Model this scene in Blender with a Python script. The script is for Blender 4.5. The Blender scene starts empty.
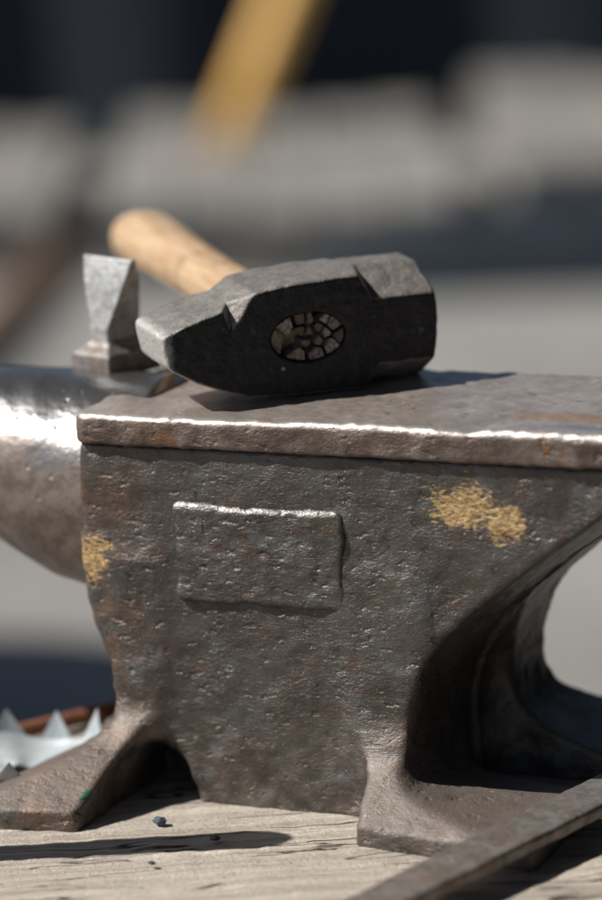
import bpy, bmesh, math, random
import numpy as np
from mathutils import Vector, Matrix, noise as mnoise
R = math.radians
random.seed(7); rng = np.random.default_rng(7)
S = bpy.context.scene
COL = S.collection

# ------------------------------------------------------------------ helpers
def tag(o, label=None, cat=None, group=None, kind=None):
    if label: o['label'] = label
    if cat: o['category'] = cat
    if group: o['group'] = group
    if kind: o['kind'] = kind
    return o

def empty(name, loc=(0, 0, 0), rot=(0, 0, 0)):
    o = bpy.data.objects.new(name, None); COL.objects.link(o)
    o.location = loc; o.rotation_euler = rot; o.empty_display_size = .05
    return o

def link(name, me, mat, parent=None, smooth=True):
    if mat:
        me.materials.clear(); me.materials.append(mat)
    o = bpy.data.objects.new(name, me); COL.objects.link(o)
    if parent: o.parent = parent
    if smooth:
        me.polygons.foreach_set('use_smooth', [True]*len(me.polygons))
    return o

def mesh_np(name, V, F):
    me = bpy.data.meshes.new(name)
    V = np.asarray(V, dtype=np.float32); F = np.asarray(F, dtype=np.int32)
    n = F.shape[1]
    me.vertices.add(len(V)); me.vertices.foreach_set('co', V.ravel())
    me.loops.add(F.size); me.loops.foreach_set('vertex_index', F.ravel())
    me.polygons.add(len(F))
    me.polygons.foreach_set('loop_start', np.arange(0, F.size, n, dtype=np.int32))
    me.polygons.foreach_set('loop_total', np.full(len(F), n, dtype=np.int32))
    me.update(calc_edges=True); me.validate()
    return me

def surface_nets(f, o, h):
    """quads of the zero level of the sampled distance field f"""
    ins = f < 0
    c = [ins[i:f.shape[0]-1+i, j:f.shape[1]-1+j, k:f.shape[2]-1+k] for i in (0, 1) for j in (0, 1) for k in (0, 1)]
    anyv = np.logical_or.reduce(c); allv = np.logical_and.reduce(c)
    idx = np.argwhere(anyv & ~allv)
    ids = np.full(anyv.shape, -1, np.int32)
    ids[idx[:, 0], idx[:, 1], idx[:, 2]] = np.arange(len(idx))
    acc = np.zeros((len(idx), 3)); cnt = np.zeros(len(idx))
    corners = [(i, j, k) for i in (0, 1) for j in (0, 1) for k in (0, 1)]
    for a in corners:
        for ax in range(3):
            if a[ax]: continue
            b = list(a); b[ax] = 1
            fa = f[idx[:, 0]+a[0], idx[:, 1]+a[1], idx[:, 2]+a[2]].astype(float)
            fb = f[idx[:, 0]+b[0], idx[:, 1]+b[1], idx[:, 2]+b[2]].astype(float)
            m = (fa < 0) != (fb < 0)
            t = np.where(m, fa/np.where(m, fa-fb, 1), 0)
            p = np.tile(np.array(a, float), (len(idx), 1)); p[:, ax] += t
            acc[m] += p[m]; cnt[m] += 1
    V = (idx + acc/cnt[:, None])*h + np.array(o)
    Q = []
    nx, ny, nz = f.shape
    def quads(cross, first, cells):
        e = np.argwhere(cross)
        q = np.stack([ids[e[:, 0]+d[0], e[:, 1]+d[1], e[:, 2]+d[2]] for d in cells], 1)
        s = first[e[:, 0], e[:, 1], e[:, 2]]
        q[~s] = q[~s][:, ::-1]
        Q.append(q)
    a = ins[:-1, 1:-1, 1:-1]; quads(a != ins[1:, 1:-1, 1:-1], a, [(0, 0, 0), (0, 1, 0), (0, 1, 1), (0, 0, 1)])
    a = ins[1:-1, :-1, 1:-1]; quads(a != ins[1:-1, 1:, 1:-1], a, [(0, 0, 0), (0, 0, 1), (1, 0, 1), (1, 0, 0)])
    a = ins[1:-1, 1:-1, :-1]; quads(a != ins[1:-1, 1:-1, 1:], a, [(0, 0, 0), (1, 0, 0), (1, 1, 0), (0, 1, 0)])
    return V, np.concatenate(Q)

class Grid:
    def __init__(s, lo, hi, h):
        s.lo = np.array(lo); s.h = h
        s.n = [int((b-a)/h)+1 for a, b in zip(lo, hi)]
        ax = [np.float32(a)+np.arange(n, dtype=np.float32)*np.float32(h) for a, n in zip(lo, s.n)]
        s.x, s.y, s.z = ax[0][:, None, None], ax[1][None, :, None], ax[2][None, None, :]
    def noise(s, cell):
        cs = cell if isinstance(cell, tuple) else (cell,)*3
        iw = []
        shp = []
        for n, c in zip(s.n, cs):
            t = np.arange(n)*s.h/c; i = t.astype(int); w = (t-i).astype(np.float32); w = w*w*(3-2*w)
            iw.append((i, w)); shp.append(i.max()+2)
        A = rng.standard_normal(shp).astype(np.float32)
        (i, w) = iw[0]; A = A[i]*(1-w)[:, None, None]+A[i+1]*w[:, None, None]
        (i, w) = iw[1]; A = A[:, i]*(1-w)[None, :, None]+A[:, i+1]*w[None, :, None]
        (i, w) = iw[2]; A = A[:, :, i]*(1-w)+A[:, :, i+1]*w
        return A
    def obj(s, name, f, mat, parent):
        f = np.broadcast_to(f, s.n).astype(np.float32)
        V, F = surface_nets(f, s.lo, s.h)
        return link(name, mesh_np(name, V, F), mat, parent)

def smin(a, b, k):
    h = np.clip(.5+.5*(b-a)/k, 0, 1)
    return b*(1-h)+a*h-k*h*(1-h)
def smax(a, b, k): return -smin(-a, -b, k)

def loft(sections, closed=True):
    """rings of equal length -> quads, ends closed with fans"""
    n = len(sections[0]); V = [p for s in sections for p in s]; F = []
    for i in range(len(sections)-1):
        for j in range(n):
            a, b = i*n+j, i*n+(j+1) % n
            F.append((a, b, b+n, a+n))
    if closed:
        for r, base in ((0, 0), (1, (len(sections)-1)*n)):
            c = np.mean(np.array(sections[-r]), axis=0); V.append(tuple(c)); ci = len(V)-1
            for j in range(n):
                a, b = base+j, base+(j+1) % n
                F.append((ci, a, b, b) if r else (ci, b, a, a))
    return V, F

def loft_obj(name, sections, mat, parent=None, smooth=True):
    V, F = loft(sections)
    me = bpy.data.meshes.new(name)
    me.from_pydata([tuple(map(float, v)) for v in V], [], [tuple(f) if f[2] != f[3] else tuple(f[:3]) for f in F])
    bm = bmesh.new(); bm.from_mesh(me); bmesh.ops.recalc_face_normals(bm, faces=bm.faces); bm.to_mesh(me); bm.free()
    return link(name, me, mat, parent, smooth)

def ellipse(c, a, b, n=32, ea=(1, 0, 0), eb=(0, 1, 0), jit=0, p=2.0):
    c, ea, eb = map(np.array, (c, ea, eb)); out = []
    for i in range(n):
        t = 2*math.pi*i/n
        ct, st = math.cos(t), math.sin(t)
        q = (abs(ct)**p+abs(st)**p)**(-1/p)
        out.append(tuple(c+ea*a*q*ct+eb*b*q*st))
    return out

def tube(name, pts, rad, mat, parent=None, n=20, wob=0.0):
    pts = [np.array(p, float) for p in pts]; secs = []
    for i, p in enumerate(pts):
        d = pts[min(i+1, len(pts)-1)]-pts[max(i-1, 0)]; d /= np.linalg.norm(d)
        up = np.array((0, 0, 1.)) if abs(d[2]) < .9 else np.array((1., 0, 0))
        a = np.cross(d, up); a /= np.linalg.norm(a); b = np.cross(a, d)
        r = rad[i] if isinstance(rad, (list, tuple)) else rad
        ra, rb = r if isinstance(r, tuple) else (r, r)
        secs.append([tuple(np.array(q)*1.0) for q in ellipse(p, ra*(1+wob*random.uniform(-1, 1)), rb*(1+wob*random.uniform(-1, 1)), n, a, b)])
    return loft_obj(name, secs, mat, parent)

# ------------------------------------------------------------------ material kit
class NT:
    def __init__(s, name):
        s.m = bpy.data.materials.new(name); s.m.use_nodes = True
        s.t = s.m.node_tree; s.t.nodes.clear()
        s.out = s.t.nodes.new('ShaderNodeOutputMaterial')
        s.b = s.t.nodes.new('ShaderNodeBsdfPrincipled')
        s.t.links.new(s.b.outputs[0], s.out.inputs[0])
        s.co = s.t.nodes.new('ShaderNodeTexCoord').outputs['Object']
    def n(s, ty, **kw):
        x = s.t.nodes.new(ty)
        for k, v in kw.items(): setattr(x, k, v)
        return x
    def put(s, sock, v):
        if isinstance(v, bpy.types.NodeSocket): s.t.links.new(v, sock)
        elif isinstance(v, (tuple, list)) and len(v) == 3 and sock.type == 'RGBA': sock.default_value = (*v, 1)
        else: sock.default_value = v
    def map(s, scale=(1, 1, 1), rot=(0, 0, 0), loc=(0, 0, 0), co=None):
        x = s.n('ShaderNodeMapping'); s.put(x.inputs[0], co or s.co)
        x.inputs['Scale'].default_value = scale; x.inputs['Rotation'].default_value = rot; x.inputs['Location'].default_value = loc
        return x.outputs[0]
    def noise(s, scale, detail=4, rough=.55, co=None, dist=0):
        x = s.n('ShaderNodeTexNoise'); s.put(x.inputs['Vector'], co or s.co)
        x.inputs['Scale'].default_value = scale; x.inputs['Detail'].default_value = detail
        x.inputs['Roughness'].default_value = rough; x.inputs['Distortion'].default_value = dist
        return x.outputs['Fac']
    def vor(s, scale, co=None, feature='F1', out='Distance', rand=1):
        x = s.n('ShaderNodeTexVoronoi', feature=feature); s.put(x.inputs['Vector'], co or s.co)
        x.inputs['Scale'].default_value = scale; x.inputs['Randomness'].default_value = rand
        return x.outputs[out]
    def math(s, op, a, b=0.0, c=None, clamp=False):
        x = s.n('ShaderNodeMath', operation=op, use_clamp=clamp); s.put(x.inputs[0], a); s.put(x.inputs[1], b)
        if c is not None: s.put(x.inputs[2], c)
        return x.outputs[0]
    def step(s, v, lo, hi, a=0.0, b=1.0):
        x = s.n('ShaderNodeMapRange', interpolation_type='SMOOTHSTEP'); s.put(x.inputs['Value'], v)
        x.inputs['From Min'].default_value = lo; x.inputs['From Max'].default_value = hi
        x.inputs['To Min'].default_value = a; x.inputs['To Max'].default_value = b
        return x.outputs[0]
    def mix(s, f, a, b):
        x = s.n('ShaderNodeMix', data_type='RGBA'); s.put(x.inputs[0], f); s.put(x.inputs[6], a); s.put(x.inputs[7], b)
        return x.outputs[2]
    def mixf(s, f, a, b):
        x = s.n('ShaderNodeMix', data_type='FLOAT'); s.put(x.inputs[0], f); s.put(x.inputs[2], a); s.put(x.inputs[3], b)
        return x.outputs[0]
    def xyz(s, v=None):
        x = s.n('ShaderNodeSeparateXYZ'); s.put(x.inputs[0], v or s.co); return x.outputs
    def normal(s):
        return s.n('ShaderNodeNewGeometry').outputs['Normal']
    def bump(s, h, dist, strength=1.0, prev=None):
        x = s.n('ShaderNodeBump'); s.put(x.inputs['Height'], h)
        x.inputs['Distance'].default_value = dist; x.inputs['Strength'].default_value = strength
        if prev: s.put(x.inputs['Normal'], prev)
        return x.outputs[0]
    def fin(s, col=None, rough=None, metal=None, nrm=None, spec=None):
        if col is not None: s.put(s.b.inputs['Base Color'], col)
        if rough is not None: s.put(s.b.inputs['Roughness'], rough)
        if metal is not None: s.put(s.b.inputs['Metallic'], metal)
        if spec is not None: s.put(s.b.inputs['Specular IOR Level'], spec)
        if nrm is not None: s.put(s.b.inputs['Normal'], nrm)
        return s.m
    def blob(s, c, rad, wob=.5, sc=200.0):
        """soft ellipsoid mask with a ragged rim, 1 inside"""
        v = s.n('ShaderNodeVectorMath', operation='SUBTRACT'); s.put(v.inputs[0], s.co); v.inputs[1].default_value = c
        d = s.n('ShaderNodeVectorMath', operation='DIVIDE'); s.put(d.inputs[0], v.outputs[0]); d.inputs[1].default_value = rad
        l = s.n('ShaderNodeVectorMath', operation='LENGTH'); s.put(l.inputs[0], d.outputs[0])
        nz = s.math('MULTIPLY_ADD', s.noise(sc, 5, .65), wob*2, -wob)
        return s.math('ADD', l.outputs['Value'], nz)

def iron_bump(k, s=1.0):
    """cast and forged skin: lumps, wormy pits and fine grit"""
    warp = k.map((1, 1, 1.7))
    a = k.noise(60*s, 4, .55, warp)
    nz_ = k.n('ShaderNodeTexNoise'); k.put(nz_.inputs['Vector'], k.co); nz_.inputs['Scale'].default_value = 190*s; nz_.inputs['Detail'].default_value = 3
    wv = k.n('ShaderNodeVectorMath', operation='MULTIPLY_ADD'); k.put(wv.inputs[0], nz_.outputs['Color']); wv.inputs[1].default_value = (.011, .011, .006); k.put(wv.inputs[2], k.co)
    wco = wv.outputs[0]
    pit = k.step(k.vor(120*s, k.map((.8, 1, 1.7), co=wco), rand=1), .02, .45)
    pitm = k.step(k.noise(60*s, 3), .48, .64)
    pit2 = k.mixf(pitm, 1.0, pit)
    zone = k.step(k.noise(30*s, 3, .5), .34, .66, .3, 1.0)
    worm = k.noise(170*s, 3, .5, k.map((.6, 1, 1.35), (0, R(8), 0)), .5)
    fine = k.noise(430*s, 4, .6, k.map((.6, 1, 1.3)), .3)
    grit = k.noise(1100*s, 3, .6)
    chip = k.step(k.vor(80*s, k.map((.65, 1, 1.6), (0, .3, 0), (.3, .1, .2), co=wco)), .02, .26)
    n = k.bump(a, .0009, 1.0)
    n = k.bump(pit2, .0008, 1.0, n)
    n = k.bump(chip, .0006, 1.0, n)
    n = k.bump(k.math('MULTIPLY', worm, zone), .0005, 1.0, n)
    n = k.bump(k.math('MULTIPLY', fine, zone), .00072, 1.0, n)
    n = k.bump(k.noise(760*s, 3, .6, k.map((.7, 1, 1.2))), .00045, 1.0, n)
    return k.bump(grit, .0002, 1.0, n), worm, pit2

def mat_body(edge_glint=False):
    k = NT('forged_iron_plaque' if edge_glint else 'forged_iron')
    nrm, worm, pit = iron_bump(k)
    big = k.noise(22, 4, .6); mid = k.noise(90, 5, .65)
    col = k.mix(k.step(big, .38, .64), (.094, .081, .073), (.130, .120, .113))
    col = k.mix(k.step(mid, .50, .70), col, (.125, .084, .067))
    col = k.mix(k.step(k.noise(35, 5, .6, k.map((1, 1, 1), (0, 0, 0), (.5, .2, .9))), .52, .68), col, (.145, .145, .14))
    col = k.mix(k.step(mid, .30, .42, 1, 0), col, (.062, .052, .048))
    p = k.xyz()
    # rust browner towards the left edge and dust brown on the feet
    left = k.math('MULTIPLY', k.step(p[0], -.085, -.14), k.step(k.noise(40, 4), .38, .6))
    col = k.mix(k.math('MULTIPLY', left, .6), col, (.20, .115, .075))
    speck = k.noise(480, 4, .65, k.map((.7, 1, 1.2)))
    col = k.mix(k.step(speck, .40, .30), col, (.045, .036, .032))
    col = k.mix(k.step(speck, .58, .70, 0, .7), col, (.20, .18, .165))
    nz = k.xyz(k.normal())[2]
    dust = k.math('MULTIPLY', k.step(p[2], .085, .02), k.step(k.math('ADD', k.noise(60, 5), k.math('MULTIPLY', nz, .25)), .35, .7))
    col = k.mix(k.math('MULTIPLY', dust, .65), col, (.17, .137, .118))
    # gilt paint left in two places
    g1 = k.step(k.blob((.100, 0, .195), (.031, .02, .023), .5, 90), 1.05, .25)
    g1b = k.step(k.blob((.126, 0, .187), (.019, .02, .017), .5, 90), 1.05, .3)
    g2 = k.step(k.blob((-.1395, .0, .152), (.018, .02, .022), .6, 90), 1.05, .25)
    g = k.math('MAXIMUM', k.math('MAXIMUM', g1, g1b), g2)
    core = k.math('MULTIPLY', g, 1.0)
    fl = k.noise(300, 6, .72, k.map((.7, 1, 1.7), (0, .45, 0)))
    g = k.step(k.math('ADD', k.math('ADD', fl, k.math('MULTIPLY_ADD', k.noise(70, 3), .3, -.15)), k.math('MULTIPLY', core, .27)), .655, .725)
    col = k.mix(g, col, k.mix(k.step(k.noise(380, 5, .7, k.map((.7, 1, 1.7), (0, .45, 0), (.2, .7, .4))), .36, .64), (.27, .155, .06), (.66, .46, .22)))
    gr = k.step(k.blob((-.1235, -.064, .0195), (.0062, .012, .0036), .8, 300), 1.0, .8)
    col = k.mix(gr, col, (.012, .10, .05))
    paint = k.math('MAXIMUM', g, gr)
    bare = k.step(k.noise(330, 5, .7, k.map((.6, 1, 1.5))), .62, .72)
    col = k.mix(k.math('MULTIPLY', bare, k.math('SUBTRACT', 1, paint)), col, (.30, .28, .27))
    if edge_glint:      # highlight painted in along the raised rim's worn upper edge
        bare = k.math('MAXIMUM', bare, k.math('MULTIPLY', k.math('MULTIPLY', k.step(p[2], .1815, .186), k.step(nz, .02, .4)), k.step(k.noise(260, 4, .7), .36, .58)))
        col = k.mix(bare, col, (.27, .26, .25))
    met = k.mixf(paint, k.mixf(bare, .62, .9), .1)
    met = k.math('MULTIPLY', met, k.math('SUBTRACT', 1, k.math('MULTIPLY', dust, .6)))
    rough = k.mixf(dust, k.mixf(paint, k.mixf(k.noise(150, 4), .30, .52), .5), .52)
    return k.fin(col, rough, met, nrm)

def mat_plate():
    k = NT('worn_steel_face')
    p = k.xyz(); nz = k.xyz(k.normal())[2]
    top = k.step(nz, .25, .75)
    nrm, worm, pit = iron_bump(k, .9)
    fine = k.noise(260, 5, .7, k.map((.5, 1, 1)))
    dents = k.step(k.vor(130), .02, .25)
    dm = k.step(k.noise(28, 2), .5, .62)
    tn = k.bump(k.noise(60, 4), .0009); tn = k.bump(fine, .00045, 1, tn); tn = k.bump(k.mixf(dm, 1.0, dents), .0005, 1, tn)
    mixn = k.n('ShaderNodeMix', data_type='VECTOR'); k.put(mixn.inputs[0], top); k.put(mixn.inputs[4], nrm); k.put(mixn.inputs[5], tn)
    side = k.mix(k.step(k.noise(60, 5, .6), .42, .62), (.115, .082, .068), (.18, .145, .125))
    side = k.mix(k.step(k.noise(45, 3), .58, .7), side, (.20, .105, .06))
    st = k.mix(k.step(k.noise(38, 5, .6), .35, .65), (.56, .50, .465), (.45, .39, .355))
    st = k.mix(k.step(k.noise(120, 5, .7), .55, .75), st, (.28, .215, .18))
    heat = k.step(k.blob((.175, .035, .245), (.07, .016, .02), .35, 60), 1.1, .4)
    st = k.mix(k.math('MULTIPLY', heat, .6), st, (.50, .30, .15))
    blue = k.step(k.blob((.20, .012, .245), (.075, .008, .02), .3, 80), 1.1, .4)
    st = k.mix(k.math('MULTIPLY', blue, .6), st, (.20, .25, .36))
    lip = k.math('MULTIPLY', k.step(p[1], .004, -.001), k.step(p[2], .2375, .2405))
    st = k.mix(k.math('MULTIPLY', lip, k.step(k.noise(70, 4), .35, .6)), st, (.52, .51, .50))
    tp = k.math('MAXIMUM', top, k.math('MULTIPLY', lip, k.step(k.noise(90, 4), .3, .5)))
    col = k.mix(tp, side, st)
    rough = k.mixf(tp, k.mixf(k.noise(150, 4), .40, .65), k.mixf(lip, k.mixf(k.noise(90, 5), .34, .50), .42))
    return k.fin(col, rough, k.mixf(tp, .45, .72), mixn.outputs[1])

def mat_horn():
    k = NT('polished_horn_steel')
    p = k.xyz()
    up = k.step(k.math('ADD', p[2], k.math('MULTIPLY_ADD', k.noise(30, 4), .04, -.02)), .195, .225)
    st = k.mix(k.noise(55, 5), (.17, .17, .175), (.27, .27, .275))
    ru = k.mix(k.step(k.noise(70, 5, .65), .4, .62), (.17, .135, .115), (.27, .22, .19))
    n = k.bump(k.noise(40, 3), .0010); n = k.bump(k.noise(200, 5, .6), .00035, 1, n)
    n = k.bump(k.step(k.vor(75), .04, .2), .0004, 1, n)
    return k.fin(k.mix(up, ru, st), k.mixf(up, k.mixf(k.noise(120, 4), .40, .52), .27), k.mixf(up, .6, .85), n)

def mat_head():
    k = NT('hammer_steel_shaded_sides')
    a = k.noise(120, 5, .65); b = k.noise(420, 4, .6)
    col = k.mix(k.step(a, .4, .65), (.125, .112, .105), (.20, .185, .175))
    col = k.mix(k.step(b, .58, .7), col, (.28, .26, .245))
    p = k.xyz()
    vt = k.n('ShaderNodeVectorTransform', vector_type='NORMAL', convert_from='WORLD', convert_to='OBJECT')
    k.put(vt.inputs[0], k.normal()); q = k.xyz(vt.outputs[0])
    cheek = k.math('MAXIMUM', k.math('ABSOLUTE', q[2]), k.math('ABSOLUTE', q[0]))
    # shade painted near black on the two eye sides; cheeks, peen and poll stay lighter
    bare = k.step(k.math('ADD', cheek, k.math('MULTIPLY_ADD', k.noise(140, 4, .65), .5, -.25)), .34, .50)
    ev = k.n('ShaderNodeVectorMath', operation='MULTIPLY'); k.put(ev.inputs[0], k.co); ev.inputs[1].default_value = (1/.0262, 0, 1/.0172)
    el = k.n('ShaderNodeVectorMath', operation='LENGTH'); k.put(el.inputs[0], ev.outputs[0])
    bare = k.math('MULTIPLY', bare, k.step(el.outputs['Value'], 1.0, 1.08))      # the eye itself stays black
    scale = k.mix(k.step(a, .45, .7), (.010, .010, .0115), (.028, .027, .030))  # near-black tone standing in for shade on the eye sides
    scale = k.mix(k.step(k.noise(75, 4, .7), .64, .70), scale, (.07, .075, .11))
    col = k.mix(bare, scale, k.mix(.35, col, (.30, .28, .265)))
    tip = k.step(k.math('ADD', p[0], k.math('MULTIPLY', a, .012)), -.078, -.086)
    col = k.mix(k.math('MULTIPLY', tip, .8), col, (.50, .49, .475))
    spot = k.step(k.vor(90), .14, .06); col = k.mix(k.math('MULTIPLY', spot, k.step(k.noise(25, 2), .5, .6)), col, (.32, .30, .33))
    n = k.bump(k.noise(160, 5, .6), .0010); n = k.bump(b, .0007, 1, n)
    return k.fin(col, k.mixf(bare, k.mixf(a, .5, .7), k.mixf(a, .42, .62)), k.mixf(bare, .1, .3), n)

def mat_steel(name, c1, c2, rough=.4, metal=.85, sc=120, rust=0.0, bd=.0006):
    k = NT(name)
    col = k.mix(k.step(k.noise(sc, 5, .65), .35, .65), c1, c2)
    if rust: col = k.mix(k.math('MULTIPLY', k.step(k.noise(sc*.6, 5, .7), .5, .68), rust), col, (.22, .11, .065))
    n = k.bump(k.noise(sc*.6, 3), bd*1.5); n = k.bump(k.noise(sc*3, 4, .6), bd, 1, n)
    return k.fin(col, k.mixf(k.noise(sc, 4), rough-.08, rough+.12), metal, n)

def mat_wood(name, c1, c2, c3, axis='Y', sc=30, rough=.75, crack=0.0, bd=.0012):
    k = NT(name)
    s = {'X': (.06, 1, 1), 'Y': (1, .06, 1), 'Z': (1, 1, .06)}[axis]
    co = k.map(s)
    g = k.noise(sc*6, 5, .65, co, .6); w = k.noise(sc, 4, .55)
    col = k.mix(k.step(g, .32, .68), c1, c2)
    col = k.mix(k.math('MULTIPLY', k.step(w, .5, .72), .8), col, c3)
    n = k.bump(g, bd); n = k.bump(k.noise(sc*12, 4), bd*.4, 1, n)
    return k.fin(col, rough, 0, n)

def mat_stump_top():
    k = NT('weathered_stump_wood')
    ca = math.atan2(.083, .168)
    co = k.map((1, 1, 1), (0, 0, -ca))
    gr = k.map((5, 95, 1), (0, 0, 0), (0, 0, 0), co)
    w = k.noise(1.0, 6, .68, gr, .8)
    w2 = k.noise(1.0, 5, .6, k.map((26, 260, 1), (0, 0, 0), (3, 1, 0), co), .5)
    col = k.mix(k.step(w, .3, .66), (.46, .40, .345), (.66, .595, .52))
    col = k.mix(k.step(w2, .52, .75, 0, .55), col, (.30, .245, .205))
    col = k.mix(k.step(k.noise(28, 5, .65), .55, .75, 0, .5), col, (.66, .60, .52))
    cr = k.math('ABSOLUTE', k.math('SUBTRACT', k.noise(1.0, 4, .6, k.map((3.2, 34, 1), (0, 0, 0), (7.3, 2, 0), co), .7), .5))
    crm = k.math('MULTIPLY', k.step(cr, .016, .004), k.step(k.noise(12, 2), .40, .52))
    col = k.mix(crm, col, (.06, .045, .035))
    dirt = k.step(k.noise(19, 5, .7, k.map((.5, 1, 1), (0, 0, -ca), (2, 4, 0))), .56, .74)
    col = k.mix(k.math('MULTIPLY', dirt, .5), col, (.20, .165, .14))
    col = k.mix(k.step(k.noise(330, 3, .6), .67, .72), col, (.10, .085, .075))
    n = k.bump(w, .006); n = k.bump(w2, .0022, 1, n); n = k.bump(k.noise(350, 5, .7), .0018, 1, n)
    n = k.bump(crm, .004, -1, n) if False else k.bump(k.math('SUBTRACT', 1, crm), .003, 1, n)
    return k.fin(col, .85, 0, n, .25)

def navy():
    k = NT('navy_canvas')
    return k.fin(k.mix(k.noise(2, 4), (.013, .018, .026), (.020, .027, .037)), .85, 0, k.bump(k.noise(60, 3), .002), .2)

def mat_grain():
    k = NT('old_end_grain')
    r = k.n('ShaderNodeNewGeometry').outputs['Random Per Island']
    g = k.noise(420, 5, .7, k.map((1, .3, 1), (0, .5, 0)))
    col = k.mix(r, (.13, .10, .085), (.40, .36, .34))
    col = k.mix(k.step(g, .45, .62), col, (.10, .078, .066))
    return k.fin(col, .7, 0, k.bump(g, .0012))

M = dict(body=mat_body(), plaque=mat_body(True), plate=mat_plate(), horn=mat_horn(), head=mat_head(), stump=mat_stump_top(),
    bar=mat_steel('worn_flat_bar_steel', (.29, .272, .255), (.19, .162, .147), .45, .6, 110, .4),
    hardy=mat_steel('bare_tool_steel', (.46, .47, .48), (.28, .28, .28), .45, .3, 150, .0),
    hardyfoot=mat_steel('rubbed_tool_steel', (.27, .26, .25), (.16, .13, .115), .45, .4, 160, .6),
    zinc=mat_steel('galvanised_sheet', (.52, .56, .585), (.40, .445, .47), .5, .3, 60, 0, .0002),
    rust=mat_steel('rusted_iron', (.27, .105, .05), (.15, .065, .04), .75, .15, 140, .5),
    ash=mat_wood('worn_ash_handle', (.40, .25, .14), (.64, .46, .29), (.27, .16, .09), 'Z', 60, .55),
    amber=mat_wood('varnished_amber_handle', (.95, .52, .12), (.96, .58, .17), (.86, .45, .09), 'Z', 30, .45),
    brown=mat_wood('dark_brown_handle', (.20, .12, .075), (.27, .17, .11), (.15, .09, .06), 'Z', 30, .6),
    grain=mat_grain(),
    bark=mat_wood('grey_bark', (.12, .095, .075), (.20, .165, .135), (.08, .065, .05), 'Z', 16, .9, bd=.012),
    logtop=mat_wood('grey_weathered_log_end', (.19, .182, .172), (.27, .258, .24), (.13, .125, .12), 'X', 9, .85),
    soot=mat_steel('dark_iron_tool', (.05, .048, .046), (.08, .075, .07), .55, .5, 60),
    chip=mat_steel('blue_scale', (.10, .14, .19), (.04, .05, .07), .4, .6, 300))

# ------------------------------------------------------------------ anvil
ANV = tag(empty('anvil'), 'large dark pitted iron anvil with flecks of gold paint, standing on a wooden stump', 'anvil')
W = .150
def anvil_body():
    G = Grid((-.215, -.098, -.006), (.352, .246, .228), .0019)
    x, y, z = G.x, G.y, G.z
    zs = z.ravel()
    Rz = np.array([(-.02, .0575), (.026, .0578), (.045, .0568), (.057, .0571), (.068, .0588), (.082, .0631), (.098, .0715), (.114, .0832), (.130, .101), (.147, .1215), (.1745, .159), (.1926, .1848), (.204, .212), (.2105, .25), (.215, .31), (.2185, .34), (.23, .345)])
    Lz = np.array([(-.02, -.130), (.035, -.1295), (.06, -.1285), (.0865, -.1325), (.098, -.139), (.112, -.1465), (.1486, -.149), (.23, -.1468)])
    xr = np.interp(zs, Rz[:, 1-1], Rz[:, 1]); xl = np.interp(zs, Lz[:, 0], Lz[:, 1])
    ker = np.ones(5)/5
    sm = lambda a: np.convolve(np.pad(a, 2, 'edge'), ker, 'valid')
    xr, xl = sm(xr), sm(xl)
    gr = np.sqrt(1+np.gradient(xr, zs)**2); gl = np.sqrt(1+np.gradient(xl, zs)**2)
    shear = .15*y + .004*(1-((y-.078)/.078)**2) + .0034*np.exp(-((y-.078)/.0028)**2)
    fade = np.clip((.235-z)/.07, 0, 1)
    dr = (x-(xr[None, None, :]+shear*fade))/gr[None, None, :]
    dl = (xl[None, None, :]-x)/gl[None, None, :]
    dy = np.abs(y-W/2)-W/2
    d = smax(smax(dr, dy, .0035), smax(dl, dy, .007), .001)
    def lerp(a, b, t): return a*(1-t)+b*t
    def foot(xo0, xo1, xi0, xi1, y0, y1, front, H=.078, e=2.3, sgn=0, xref=0, eo=2.3, ei=2.3):
        t = np.where(z > .012, .91*np.clip(1-(z-.012)/H, 0, 1)**e+.09*np.clip(1-(z-.012)/.125, 0, 1)**2.0, 1.0)
        xo, xi, yy = lerp(xo0, xo1, t**(eo/e)), lerp(xi0, xi1, t**(ei/e)), lerp(y0, y1, t)
        yy = yy+t*sgn*(x-xref)
        a = smax(np.minimum(xo, xi)-x, x-np.maximum(xo, xi), .004)
        b = smax(yy-y, y-.05, .004) if front else smax(y-yy, .10-y, .004)
        if front and xo1 < xi1:      # the foot runs out diagonally: hollow between it and the rear foot
            tipx = xo1; sg = 1 if xo1 < xi1 else -1
            b = smax(b, (y+.028-1.15*sg*(x-tipx))*.62, .01)
        return smax(np.maximum(smax(a, b, .007), z-.135)*.75, -.002-z, .002)
    ft = foot(-.112, -.200, -.111, -.1216, .013, -.070, True, H=.048, e=1.15, sgn=.13, xref=-.1216, ei=1.15, eo=1.5)
    ft = np.minimum(ft, foot(.058, .160, .038, .044, .013, -.0505, True, H=.054, e=1.3, sgn=-.13, xref=.045, eo=6, ei=1.3))
    ft = np.minimum(ft, foot(-.108, -.190, -.092, -.1216, W-.004, W+.066, False, eo=3.6))
    ft = np.minimum(ft, foot(.090, .180, .050, .074, W-.004, W+.066, False, eo=5))
    d = smin(d, ft, .026)
    # hollow under the base between the left foot and the middle of the front
    ex, ez = np.abs(x+.1015+.10*z)/.0225, np.abs(z+.004)/.0385
    hol = np.maximum(((ex**2.1+ez**2.1)**(1/2.1)-1)*.0225+.0005*G.noise(.011), y-.055)
    d = smax(d, -hol, .007)
    d = d+.0004*G.noise(.026)+.00028*G.noise((.009, .009, .007))+.0002*G.noise(.004)
    # chips along the arris
    for c, r in (((-.1475, .0, .115), .006), ((-.150, -.001, .128), .004), ((-.149, -.002, .175), .004)):
        s = np.sqrt((x-c[0])**2+(y-c[1])**2+(z-c[2])**2)-r
        d = smax(d, -s, .002)
    d = np.maximum(d, -.0015-z); d = np.maximum(d, z-.2218)
    return G.obj('body', d, M['body'], ANV)
anvil_body()

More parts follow.
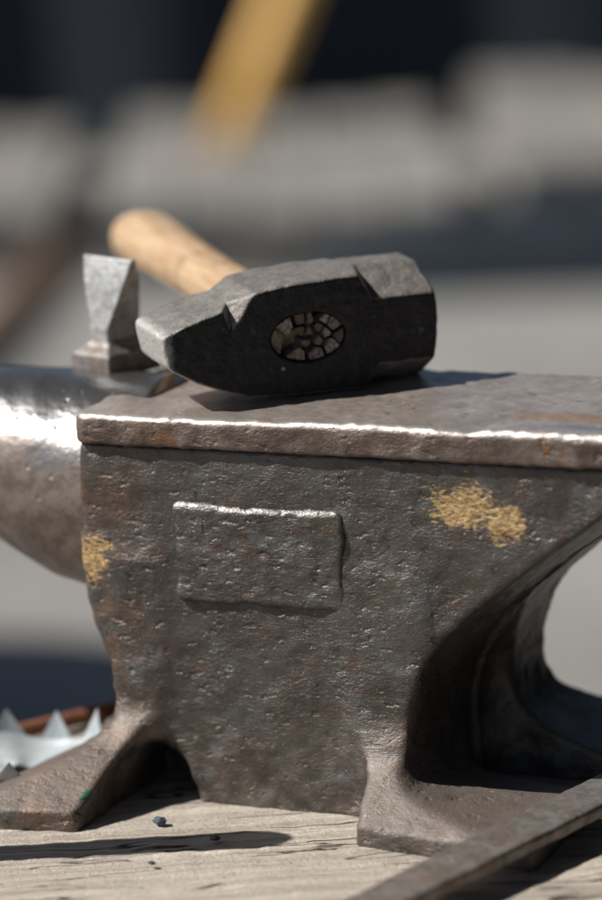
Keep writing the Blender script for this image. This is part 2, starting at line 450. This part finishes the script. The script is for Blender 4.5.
def face_plate():
    G = Grid((-.158, -.012, .2185), (.350, .160, .2485), .0012)
    x, y, z = G.x, G.y, G.z
    zt = .2412+.0022*np.interp(x, [-.15, -.08, 0, .07, .19, .35], [.0, -.25, .35, .35, .9, .6]) \
        - .0016*np.exp(-((x-.105)/.010)**2)*np.exp(-(y/.012)**2)
    zt = zt+.0010*np.clip(y/.15, 0, 1)
    rag = .0007*G.noise((.016, .02, .02))
    bx = np.maximum(-.1485-x, x-.342); by = np.maximum(-.0040-y+rag*.8, y-.1535)
    d = smax(bx, by, .012)
    d = smax(d, z-zt-rag*.5, .0060)
    d = smax(d, .2222-z, .003)
    d = d+.00022*G.noise(.006)+.0001*G.noise(.0035)
    for c, r in (((-.1505, -.006, .2430), .0080), ((-.141, -.0065, .2425), .004), ((-.152, .004, .243), .005), ((.098, -.0075, .2428), .004), ((-.1465, -.0085, .2385), .005), ((-.1345, -.0075, .2435), .0042), ((-.1525, -.002, .236), .004), ((-.02, -.008, .2425), .0042), ((.032, -.008, .2435), .0044)):
        s = np.sqrt((x-c[0])**2+(y-c[1])**2+(z-c[2])**2)-r
        d = smax(d, -s, .0015)
    hole = np.maximum(np.abs(x-.197)-.0125, np.abs(y-.088)-.0125)
    d = smax(d, -hole, .0015)
    return G.obj('face_plate', d, M['plate'], ANV)
face_plate()

def plaque():
    G = Grid((-.092, -.0076, .120), (.034, .004, .196), .0007)
    x, y, z = G.x, G.y, G.z
    rag = .0008*G.noise((.013, .02, .013))+.0004*G.noise(.005)
    zc = .1577-.004*(x+.03)*.2
    d = smax(np.abs(x+.0295+.015*(z-.158))-.0548+rag, np.abs(z-zc)-.0306+rag, .006)
    d = smax(d, -.0030-y+.0004*G.noise(.012)+.00025*G.noise((.006, .006, .004)), .0045)
    def groove(x0, z0, x1, z1, w, dep):
        vx, vz = x1-x0, z1-z0
        t = np.clip(((x-x0)*vx+(z-z0)*vz)/(vx*vx+vz*vz), 0, 1)
        return np.maximum(np.sqrt((x-x0-t*vx)**2+(z-z0-t*vz)**2)-w, -.0034+dep-y-.004+.0) , dep
    for g in ((-.0645, .181, -.0635, .163, .0002),):
        vx, vz = g[2]-g[0], g[3]-g[1]
        t = np.clip(((x-g[0])*vx+(z-g[1])*vz)/(vx*vx+vz*vz), 0, 1)
        s = np.maximum(np.sqrt((x-g[0]-t*vx)**2+(z-g[1]-t*vz)**2)-g[4], y+.0024)
        d = smax(d, -s, .0006)
    d = np.maximum(d, y-.002)
    return G.obj('raised_plaque', d, M['plaque'], ANV)
plaque()

def horn():
    secs = []
    N = 110
    prof = [(-.118, .0700, .1785), (-.15, .0700, .1785), (-.19, .0660, .1830), (-.24, .0535, .1955), (-.30, .0455, .2045), (-.37, .0355, .2155), (-.44, .0235, .2285), (-.49, .012, .241), (-.50, .004, .245)]
    P = np.array(prof)
    xs = -np.linspace(.118, .50, N)
    for xx in xs:
        r = np.interp(-xx, -P[:, 0], P[:, 1]); cz = np.interp(-xx, -P[:, 0], P[:, 2])
        ring = []
        for i in range(96):
            t = 2*math.pi*i/96
            q = Vector((xx, math.cos(t)*r, math.sin(t)*r))
            nn = .0010*mnoise.noise(q*45)+.00015*mnoise.noise(q*110)
            ring.append((xx, .078+(r+nn)*math.cos(t), cz+(r+nn)*math.sin(t)))
        secs.append(ring)
    return loft_obj('horn', secs, M['horn'], ANV)
horn()

# ------------------------------------------------------------------ cross peen hammer lying on the face
EYE = np.array((-.0185, .0634, .2790)); AH = R(43); TL = R(2.2)
hu = np.array((math.cos(AH), math.sin(AH), 0)); hv = np.array((-hu[1]*math.cos(TL), hu[0]*math.cos(TL), math.sin(TL))); hw = np.cross(hu, hv)
HAM = tag(empty('hammer'), 'heavy blacksmith hammer with wedge peen and wooden handle lying on the anvil face', 'hammer')
HAM.matrix_world = Matrix(((hu[0], hv[0], hw[0], EYE[0]), (hu[1], hv[1], hw[1], EYE[1]), (hu[2], hv[2], hw[2], EYE[2]), (0, 0, 0, 1)))
def hammer_head():
    D = .0555
    G = Grid((-.100, -.006, -.043), (.096, .062, .042), .00085)
    u, v, w = G.x, G.y, G.z
    us = u.ravel()
    top = np.interp(us, [-.10, -.0915, -.075, -.056, -.044, -.034, -.012, .01, .03, .06, .085, .09], [.0075, .0095, .0160, .0215, .0262, .0308, .0335, .0345, .0352, .0350, .0338, .033])
    bot = np.interp(us, [-.10, -.0925, -.07, -.05, -.035, 0, .04, .078, .09], [-.005, -.0095, -.022, -.0300, -.0335, -.0355, -.0365, -.0365, -.036])
    gt = np.sqrt(1+np.gradient(top, us)**2); gb = np.sqrt(1+np.gradient(bot, us)**2)
    d = smax((w-top[:, None, None])/gt[:, None, None], (bot[:, None, None]-w)/gb[:, None, None], .002)
    vin = np.interp(us, [-.10, -.09, -.06, -.03, .03, .05, .09], [.003, .002, .0005, 0, 0, .001, .0015])[:, None, None]
    d = smax(d, np.abs(v-D/2)-D/2+vin, .0025)
    d = smax(d, -.0915-u-.15*w, .003)
    d = smax(d, u-(.0860-4.0*w*w-2.0*(v-D/2)**2), .0018)
    def pl(n, p):
        n = np.array(n, float); n /= np.linalg.norm(n)
        return lambda m: n[0]*(u-p[0])+n[1]*((v if m == 0 else D-v)-p[1])+n[2]*(w-p[2])
    for m in (0, 1):
        # poll: broad chamfers, top and bottom, ending in a steep shoulder
        c1 = pl((0, -.50, .86), (.06, 0, .018)) if m == 0 else pl((0, -.6, .8), (.06, 0, .0315)); s1 = pl((.84, -.25, .48), (.0395, .004, .0255))
        d = smax(d, np.minimum(c1(m), s1(m)), .0016)
        c2 = pl((0, -.62, -.78), (.06, 0, -.021)); s2 = pl((.84, -.25, -.48), (.043, .002, -.027))
        d = smax(d, np.minimum(c2(m), s2(m)), .002)
        # notch between the peen and the eye block
        a = pl((-.63, -.64, .42), (-.033, 0, .031)); b = pl((.80, -.52, .30), (-.0545, 0, .0225))
        d = smax(d, np.minimum(a(m), b(m)), .0014)
    eye = (np.sqrt((u/.0243)**2+(w/.0153)**2)-1)*.0170
    d = smax(d, -eye, .0016)
    d = d+.0003*G.noise(.012)+.00018*G.noise(.005)
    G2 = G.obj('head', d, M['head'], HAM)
hammer_head()

def handle(parent, mat, L, pts, name='handle'):
    """pts: (distance along, half height a, half width b, sideways, up)"""
    P = np.array(pts); secs = []
    for s in np.linspace(P[0, 0], P[-1, 0], 70):
        a, b, ox, oz = (np.interp(s, P[:, 0], P[:, i]) for i in (1, 2, 3, 4))
        ring = []
        for i in range(40):
            t = 2*math.pi*i/40; ct, st = math.cos(t), math.sin(t)
            q = (abs(ct)**2.3+abs(st)**2.3)**(-1/2.3)
            k = 1+.03*mnoise.noise(Vector((ct*1.5, st*1.5, s*14+3)))
            ring.append((ox+a*q*ct*k, oz+b*q*st*k, s))
        secs.append(ring)
    return loft_obj(name, secs, mat, parent)
HH = handle(HAM, M['ash'], .30, [(.016, .0205, .0128, 0, 0), (.05, .0203, .0128, 0, 0), (.075, .0205, .0150, 0, 0), (.11, .0195, .0155, 0, 0), (.17, .0190, .0155, 0, 0), (.23, .0200, .0160, 0, .001), (.285, .0220, .0175, 0, .002), (.316, .0225, .0178, 0, .0025), (.325, .0210, .0165, 0, .0025), (.331, .016, .0120, 0, .0025)])
HH.matrix_local = Matrix(((1, 0, 0, 0), (0, 0, 1, 0), (0, 1, 0, 0), (0, 0, 0, 1)))

def end_grain():
    pts = []
    for a, b in ((-19, -1), (-12, 9), (-5, 10.5), (2.5, 10.5), (10, 9.5), (17.5, 6), (-4, 4), (1.5, 2.5), (6.5, 4.5), (0, -3.5), (5.5, -2.5), (11.5, 1.5), (15, -6), (5, -10.5), (-5, -11), (-10, -3), (20.5, -.5), (8, 13)):
        pts.append(np.array((a+random.uniform(-.8, .8), b+random.uniform(-.6, .6)))*.001)
    bm = bmesh.new()
    for i, p in enumerate(pts):
        if i in (15, 17): continue        # a chip has fallen out here
        poly = [np.array((.0232*math.cos(t), .0145*math.sin(t))) for t in np.linspace(0, 2*math.pi, 40, endpoint=False)]
        for j, q in enumerate(pts):
            if i == j: continue
            m, n = (p+q)/2, (q-p)/np.linalg.norm(q-p)
            n0 = m-n*random.uniform(.0004, .0021)
            out = []
            for a, b in zip(poly, poly[1:]+poly[:1]):
                da, db = (a-n0)@n, (b-n0)@n
                if da <= 0: out.append(a)
                if (da < 0) != (db < 0): out.append(a+(b-a)*da/(da-db))
            poly = out
            if len(poly) < 3: break
        if len(poly) < 3: continue
        h = random.uniform(.0, .0022); tx, ty = random.uniform(-.12, .12), random.uniform(-.12, .12)
        lo = [bm.verts.new((q[0], .018, q[1])) for q in poly]
        hi = [bm.verts.new((q[0], .0006+h+tx*(q[0]-p[0])+ty*(q[1]-p[1]), q[1])) for q in poly]
        n = len(poly)
        bm.faces.new(hi)
        for a in range(n): bm.faces.new((lo[a], lo[(a+1) % n], hi[(a+1) % n], hi[a]))
    bmesh.ops.recalc_face_normals(bm, faces=bm.faces)
    me = bpy.data.meshes.new('handle_end'); bm.to_mesh(me); bm.free()
    return link('cracked_handle_end', me, M['grain'], HAM, False)
end_grain()

# ------------------------------------------------------------------ hardy chisel standing behind the face's left end
HRD = tag(empty('hardy_chisel', (-.1660, .1030, .2432), (0, 0, R(-20))), 'bright bare steel chisel tool standing upright behind the hammer peen', 'chisel')
def boxloft(name, secs, mat, parent, bev=.0012):
    """secs: list of (z, x0, x1, y0, y1)"""
    V = []; F = []
    for z, x0, x1, y0, y1 in secs: V += [(x0, y0, z), (x1, y0, z), (x1, y1, z), (x0, y1, z)]
    for i in range(len(secs)-1):
        for j in range(4):
            a, b = i*4+j, i*4+(j+1) % 4
            F.append((a, b, b+4, a+4))
    F.append((3, 2, 1, 0)); n = 4*(len(secs)-1); F.append((n, n+1, n+2, n+3))
    me = bpy.data.meshes.new(name); me.from_pydata(V, [], F)
    o = link(name, me, mat, parent, False)
    m = o.modifiers.new('bevel', 'BEVEL'); m.width = bev; m.segments = 3; m.limit_method = 'ANGLE'; m.angle_limit = R(12)
    return o
boxloft('blade', [(.0215, -.0085, .0070, -.0150, .0150), (.030, -.0085, .0070, -.0145, .0145), (.058, -.0185, .0170, -.0085, .0065), (.0735, -.0225, .0205, -.0035, .0005)], M['hardy'], HRD, .0010)
boxloft('base_block', [(0, -.0150, .0150, -.0220, .0225), (.0035, -.0175, .0165, -.0240, .0245), (.0150, -.0175, .0165, -.0240, .0245), (.0200, -.0105, .0100, -.0170, .0190), (.0225, -.0090, .0080, -.0155, .0160)], M['hardyfoot'], HRD, .0018)

# ------------------------------------------------------------------ flat bar leaning on the right foot
BAR = tag(empty('flat_bar', (.1365, -.090, .0105)), 'worn flat iron bar lying across the stump against the anvil right foot', 'iron bar')
BAR.rotation_euler = (R(1.2), 0, R(-17.5))
def flat_bar():
    G = Grid((-.0265, -.30, -.003), (.0265, .265, .0145), .0016)
    x, y, z = G.x, G.y, G.z
    d = smax(np.abs(x)-.0168+.0003*G.noise(.02), np.abs(y+.02)-.275, .002)
    d = smax(d, np.abs(z-.0055)-.0047+.0003*G.noise(.015), .0022)
    return G.obj('bar', d+.00012*G.noise(.004), M['bar'], BAR)
flat_bar()

# ------------------------------------------------------------------ spiked galvanised sheet ornament
ZN = tag(empty('spiked_metal_collar', (-.2030, .012, .0018), (0, 0, R(12))), 'pale galvanised sheet metal collar with bent up pointed teeth, beside the anvil left foot', 'metal ornament')
def zinc():
    bm = bmesh.new(); n = 11; sub = 10
    r0, r1 = .014, .052
    rings = []
    for r, zz in ((r0, .003), (.026, .0045), (.038, .006), (.047, .009), (r1, .0120)):
        ring = []
        for i in range(n*sub):
            t = 2*math.pi*i/(n*sub)
            z = zz+.0035*math.sin(3*t+.6)*(r/r1)**2+.001*math.sin(7*t)
            ring.append(bm.verts.new((r*math.cos(t)*1.05, r*math.sin(t), z)))
        rings.append(ring)
    N = n*sub
    for a, b in zip(rings, rings[1:]):
        for i in range(N): bm.faces.new((a[i], a[(i+1) % N], b[(i+1) % N], b[i]))
    rim = rings[-1]
    for k in range(n):
        i0 = k*sub; tm = 2*math.pi*(i0+sub/2-.5)/N
        lean = random.uniform(.0, .007); hgt = .0185+random.uniform(-.004, .003)
        tip = bm.verts.new(((r1+lean)*math.cos(tm)*1.05, (r1+lean)*math.sin(tm), .0120+hgt))
        base = [rim[(i0+j) % N] for j in range(1, sub-1)]
        for a, b in zip(base, base[1:]): bm.faces.new((a, b, tip))
    me = bpy.data.meshes.new('collar'); bm.to_mesh(me); bm.free()
    o = link('sheet', me, M['zinc'], ZN, False)
    m = o.modifiers.new('thick', 'SOLIDIFY'); m.thickness = .0011; m.offset = 0
zinc()
tag(tube('rusty_rod', [(-.42, -.15, .008), (-.30, .005, .0075), (-.2447, .0745, .0075), (-.2005, .142, .0075), (-.16, .20, .008)], .0052, M['rust'], None, 20), 'thin rusty orange iron rod lying behind the spiked metal collar', 'rod')

# ------------------------------------------------------------------ tools standing on the stump, left of the frame: the long shadow on the wood
def standing_hammer():
    t = empty('upright_hammer', (-.285, -.172, .002))
    tag(t, 'hammer set on its head with its handle in the air, left of the anvil', 'hammer')
    boxloft('head', [(0, -.055, .055, -.022, .022), (.02, -.06, .06, -.024, .024), (.044, -.055, .055, -.022, .022)], M['soot'], t, .004)
    h = handle(t, M['ash'], .3, [(.040, .015, .011, 0, 0), (.10, .0150, .0115, .01, -.008), (.20, .0150, .0130, .030, .000), (.272, .0190, .0170, .0435, .003), (.287, .013, .011, .045, .003)])
standing_hammer()
for i, (px, py, s) in enumerate(((-.0822, -.0471, .0038), (-.0375, -.0669, .0034), (-.055, -.118, .0022))):
    bm = bmesh.new(); bmesh.ops.create_icosphere(bm, subdivisions=1, radius=s)
    for v in bm.verts: v.co = Vector((v.co.x*(1.2+.5*random.random()), v.co.y*(.7+.4*random.random()), v.co.z*.55))
    me = bpy.data.meshes.new('scale_flake'); bm.to_mesh(me); bm.free()
    o = link('scale_flake', me, M['chip'], None, False); o.location = (px, py, .0035); o.rotation_euler = (.2, .1, i*1.3)
    tag(o, ('bluish flake of forge scale nearest the dark hollow of the anvil base', 'bluish flake of forge scale lying in the long shadow on the wood', 'small flake of scale on the sunlit wood in front of the anvil', 'small flake of scale near the front left of the stump')[i], 'flake', 'flakes of forge scale on the stump')

# ------------------------------------------------------------------ stumps
def stump(name, loc, rad, height, seed, label, topmat, sides=160, rings=110, amp=.0016):
    """rad: function angle -> radius.  top surface at local z = 0"""
    t = empty(name, loc); tag(t, label, 'stump')
    V = [(0, 0, 0)]; F = []
    off = Vector((seed*3.1, seed*1.7, 0))
    def hz(x, y):
        p = Vector((x, y, 0))+off
        return amp*(mnoise.noise(p*14)+.6*mnoise.noise(p*42)+.3*mnoise.noise(p*120))
    R0 = [rad(2*math.pi*i/sides)*(1+.012*mnoise.noise(Vector((math.cos(2*math.pi*i/sides)*3, math.sin(2*math.pi*i/sides)*3, seed)))+.008*mnoise.noise(Vector((math.cos(2*math.pi*i/sides)*14, math.sin(2*math.pi*i/sides)*14, seed)))) for i in range(sides)]
    V[0] = (0, 0, hz(0, 0))
    for r in range(1, rings+1):
        f = r/rings
        for i in range(sides):
            a = 2*math.pi*i/sides; x, y = R0[i]*f*math.cos(a), R0[i]*f*math.sin(a)
            e = max(0, f-.975)/.025
            V.append((x, y, hz(x, y)-.006*e*e))
    ix = lambda r, i: 1+(r-1)*sides+i % sides
    F3 = [(0, ix(1, i), ix(1, i+1)) for i in range(sides)]
    F4 = [(ix(r, i), ix(r+1, i), ix(r+1, i+1), ix(r, i+1)) for r in range(1, rings) for i in range(sides)]
    me = bpy.data.meshes.new('top'); me.from_pydata(V, [], F3+F4); link('top', me, topmat, t)
    secs = []
    for j in range(14):
        zz = -.0062-(height-.0062)*j/13
        secs.append([(R0[i]*(1.0+.03*mnoise.noise(Vector((R0[i]*math.cos(2*math.pi*i/sides)*9, R0[i]*math.sin(2*math.pi*i/sides)*9, zz*2+seed)))*min(1, j)+.04*(j/13)**3)*math.cos(2*math.pi*i/sides),
                      R0[i]*(1.0+.03*mnoise.noise(Vector((R0[i]*math.cos(2*math.pi*i/sides)*9, R0[i]*math.sin(2*math.pi*i/sides)*9, zz*2+seed)))*min(1, j)+.04*(j/13)**3)*math.sin(2*math.pi*i/sides), zz) for i in range(sides)])
    loft_obj('bark', secs, M['bark'], t)
    return t
def main_rad(a):
    A = [0, 30, 50, 65, 78, 95, 120, 144, 164, 185, 215, 240, 270, 300, 330, 360]
    Rr = [.31, .29, .285, .290, .292, .280, .262, .268, .272, .33, .37, .36, .34, .33, .33, .31]
    return float(np.interp(math.degrees(a) % 360, A, Rr))
stump('tree_stump', (0, 0, 0), main_rad, .598, 1, 'broad weathered wooden stump with cracked sunlit top carrying the anvil', M['stump'], 200, 150)

# blurred yard behind
GZ = -.6
def at(x, y, depth=None, zp=None):
    """a point of the yard seen at a given place: used once to survey the layout"""
    v = cd*CF+cr*(x-301)-cu*(y-450); v = v/np.linalg.norm(v)
    t = depth/(v@cd) if depth else (zp-cpos[2])/v[2]
    return cpos+v*t
P_, F_, O_ = R(13), R(23), R(2.5); DD = 2.2; CF = 1700*DD
cd = np.array((-math.sin(F_)*math.cos(P_), math.cos(F_)*math.cos(P_), -math.sin(P_)))
r0 = np.array((math.cos(F_), math.sin(F_), 0)); u0 = np.cross(r0, cd)
cr = r0*math.cos(O_)-u0*math.sin(O_); cu = u0*math.cos(O_)+r0*math.sin(O_)
cpos = np.array((0, 0, .2246))-DD*cd

def timber(cx, front, back, half, hgt, label, planks=4):
    """low stack of weathered boards running away from the viewer"""
    f = np.array((cd[0], cd[1], 0)); f /= np.linalg.norm(f); r = np.array((f[1], -f[0], 0))
    a = at(cx, front, zp=GZ+hgt); b = at(cx, back, zp=GZ+hgt)
    L = abs((b-a)@f)
    t = empty('timber_stack', (a[0], a[1], GZ), (0, 0, math.atan2(-f[0], f[1])))
    tag(t, label, 'timber stack', 'low stacks of boards in the yard')
    for i in range(planks):
        x0 = -half+2*half*i/planks; x1 = -half+2*half*(i+1)/planks-.012
        e = random.uniform(-.06, .06)
        boxloft('board', [(0, x0, x1, e, L+e), (hgt+random.uniform(-.008, .008), x0, x1, e, L+e)], M['logtop'], t, .006)
    return t
timber(285, 205, 112, .34, .16, 'broad low stack of grey boards in the blurred yard below the amber pole', 5)
timber(640, 160, 60, .26, .16, 'low stack of grey boards furthest right in the blurred yard', 4)
timber(-10, 212, 130, .12, .14, 'narrow low stack of grey boards at the left edge of the blurred yard', 2)

POLE = tag(empty('amber_pole', tuple(at(224, 150, zp=GZ+.16))), 'blurred amber varnished wooden pole leaning up out of the top of the picture', 'pole')
def pole():
    a = np.array(POLE.location); d = at(287, -6, depth=(a-cpos)@cd+.05)-a; L = np.linalg.norm(d); d /= L
    POLE.rotation_euler = Vector(d).to_track_quat('Z', 'Y').to_euler()
    tube('shaft', [(0, 0, 0), (0, 0, L*.5), (0, 0, L*1.25), (0, 0, L*1.9)], [.038, .038, .039, .038], M['amber'], POLE, 24)
    tube('end_cap', [(0, 0, L*1.9), (0, 0, L*1.93), (0, 0, L*1.95)], [.033, .033, .026], M['amber'], POLE, 24)
pole()
BN = tag(empty('canvas_bundle', tuple(at(505, 296, zp=GZ))), 'dark navy folded canvas bundle lying on the pale ground behind the hammer', 'canvas')
def bundle():
    f = np.array((cd[0], cd[1], 0)); f /= np.linalg.norm(f)
    BN.rotation_euler = (0, 0, math.atan2(-f[0], f[1]))
    V = []; F = []; nu, nv_ = 60, 28
    for j in range(nv_+1):
        for i in range(nu+1):
            a, b = -1+2*i/nu, -1+2*j/nv_
            e = max(0, 1-abs(a)**3.5)*max(0, 1-abs(b)**3)
            V.append((a*.36, .25+b*.27, .12*e**.5+.02*e*mnoise.noise(Vector((a*4, b*5, 3)))))
    F = [(j*(nu+1)+i, j*(nu+1)+i+1, (j+1)*(nu+1)+i+1, (j+1)*(nu+1)+i) for j in range(nv_) for i in range(nu)]
    me = bpy.data.meshes.new('folded_cloth'); me.from_pydata(V, [], F); link('folded_cloth', me, M['navy'], BN)
MAL = tag(empty('wooden_beam', tuple(at(-30, 350, zp=GZ+.035))), 'blurred brown round wooden beam lying on the ground at the left edge', 'beam')
def beam():
    a = np.array(MAL.location); b = at(66, 250, zp=GZ+.035); d = b-a; L = np.linalg.norm(d); d /= L
    MAL.rotation_euler = Vector(d).to_track_quat('Z', 'Y').to_euler()
    tube('shaft', [(0, 0, -.4), (0, 0, 0), (0, 0, L*.9)], [.036, .036, .034], M['brown'], MAL, 20)
    tube('iron_shoe', [(0, 0, L*.9), (0, 0, L), (0, 0, L*1.15)], [.042, .045, .04], M['soot'], MAL, 20)
beam()

# ground, backdrop, off-frame shade caster
k = NT('dusty_yard')
c = k.mix(k.step(k.noise(1.6, 5, .6), .35, .65), (.27, .265, .255), (.20, .195, .185))
c = k.mix(k.step(k.noise(40, 4, .7), .5, .7), c, (.36, .35, .33))
gm = k.fin(c, .9, 0, k.bump(k.noise(30, 5, .7), .01))
me = bpy.data.meshes.new('ground'); me.from_pydata([(-60, -60, GZ), (60, -60, GZ), (60, 60, GZ), (-60, 60, GZ)], [], [(0, 1, 2, 3)])
tag(link('ground', me, gm, None, False), kind='structure')

M['navy'] = nv = navy()
bundle()
def canvas():
    nx, nz = 160, 24
    f = np.array((cd[0], cd[1], 0)); f /= np.linalg.norm(f); r = np.array((f[1], -f[0], 0))
    c0 = np.array((cpos[0], cpos[1], 0))+f*8.9
    V = []
    for j in range(nz+1):
        for i in range(nx+1):
            s = -5+10*i/nx; hgt = 1.5*j/nz
            fold = .09*math.sin(s*5.2+.6*math.sin(s*2.1))*(.35+.65*(1-j/nz))
            V.append(tuple(c0+r*s+f*fold+np.array((0, 0, GZ+.004+hgt))))
    F = [(j*(nx+1)+i, j*(nx+1)+i+1, (j+1)*(nx+1)+i+1, (j+1)*(nx+1)+i) for j in range(nz) for i in range(nx)]
    me = bpy.data.meshes.new('canvas_screen'); me.from_pydata(V, [], F)
    t = empty('canvas_screen', tuple(c0+np.array((0, 0, GZ))))
    tag(t, 'dark navy canvas screen hanging across the back of the yard', 'canvas')
    o = link('cloth', me, nv, t); o.location = tuple(-np.array(t.location))
    m = o.modifiers.new('thick', 'SOLIDIFY'); m.thickness = .004
    for s in (-5, -1.7, 1.7, 5):
        p = np.array(t.location)*0+r*s+f*.16
        tube('pole', [tuple(p), tuple(p+np.array((0, 0, 1.6)))], .03, M['bark'], t, 14)
canvas()

def shade_block(loc, rad, h, label, seed):
    return stump('chopping_block', loc, lambda a: rad, h, seed, label, M['logtop'], 48, 8, .004)
shade_block((-2.0, 1.50, .30), .36, .90, 'tall wooden block left of the yard casting the dark patch on the ground', 21)

# added unseen awning: keeps the open sky off the right hand side
def blocker():
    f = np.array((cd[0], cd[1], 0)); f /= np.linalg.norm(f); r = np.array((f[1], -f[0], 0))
    t = empty('canvas_sky_blocker', (0, 0, GZ), (0, 0, math.atan2(-f[0], f[1])))
    tag(t, 'added unseen navy canvas awning over and to the right of the anvil', 'blocker')
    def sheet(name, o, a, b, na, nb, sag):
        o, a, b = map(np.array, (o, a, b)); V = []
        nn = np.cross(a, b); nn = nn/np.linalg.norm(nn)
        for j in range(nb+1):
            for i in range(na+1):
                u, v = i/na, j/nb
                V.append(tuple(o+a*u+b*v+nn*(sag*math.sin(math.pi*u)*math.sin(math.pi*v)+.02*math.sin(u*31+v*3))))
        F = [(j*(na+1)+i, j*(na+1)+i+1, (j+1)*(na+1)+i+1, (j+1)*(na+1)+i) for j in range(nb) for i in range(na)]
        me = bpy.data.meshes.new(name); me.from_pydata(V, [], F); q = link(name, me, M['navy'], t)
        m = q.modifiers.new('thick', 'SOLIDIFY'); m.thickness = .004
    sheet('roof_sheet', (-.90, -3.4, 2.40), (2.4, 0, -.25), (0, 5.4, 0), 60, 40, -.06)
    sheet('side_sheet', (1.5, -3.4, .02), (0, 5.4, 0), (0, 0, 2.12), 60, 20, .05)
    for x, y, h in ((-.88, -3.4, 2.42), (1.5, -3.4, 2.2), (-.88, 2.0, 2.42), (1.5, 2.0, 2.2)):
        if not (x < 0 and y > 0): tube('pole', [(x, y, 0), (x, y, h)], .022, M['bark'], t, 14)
blocker()

# ------------------------------------------------------------------ light
EL, AZ = 48, 207
sd = Vector((math.cos(R(AZ))*math.cos(R(EL)), math.sin(R(AZ))*math.cos(R(EL)), math.sin(R(EL))))
sl = bpy.data.lights.new('sun', 'SUN'); sl.energy = 5.0; sl.angle = R(.53); sl.color = (1, .955, .88)
so = bpy.data.objects.new('sun', sl); COL.objects.link(so); so.rotation_euler = sd.to_track_quat('Z', 'Y').to_euler(); so.location = sd*5
w = bpy.data.worlds.new('World'); S.world = w; w.use_nodes = True
bg = w.node_tree.nodes['Background']; sk = w.node_tree.nodes.new('ShaderNodeTexSky'); sk.sky_type = 'NISHITA'
sk.sun_disc = False; sk.sun_elevation = R(EL); sk.sun_rotation = math.atan2(sd.x, sd.y)
w.node_tree.links.new(sk.outputs[0], bg.inputs[0]); bg.inputs[1].default_value = .05

# ------------------------------------------------------------------ camera
cam = bpy.data.cameras.new('camera'); co = bpy.data.objects.new('camera', cam); COL.objects.link(co); S.camera = co
cam.sensor_width = 36; cam.sensor_fit = 'AUTO'; cam.lens = CF/900*36; cam.clip_start = .05; cam.clip_end = 300
co.matrix_world = Matrix(((cr[0], cu[0], -cd[0], cpos[0]), (cr[1], cu[1], -cd[1], cpos[1]), (cr[2], cu[2], -cd[2], cpos[2]), (0, 0, 0, 1)))
cam.dof.use_dof = True; cam.dof.focus_distance = 2.21; cam.dof.aperture_fstop = 2.5
S.view_settings.view_transform = 'Standard'; S.view_settings.look = 'None'; S.view_settings.gamma = 1; S.view_settings.exposure = .22
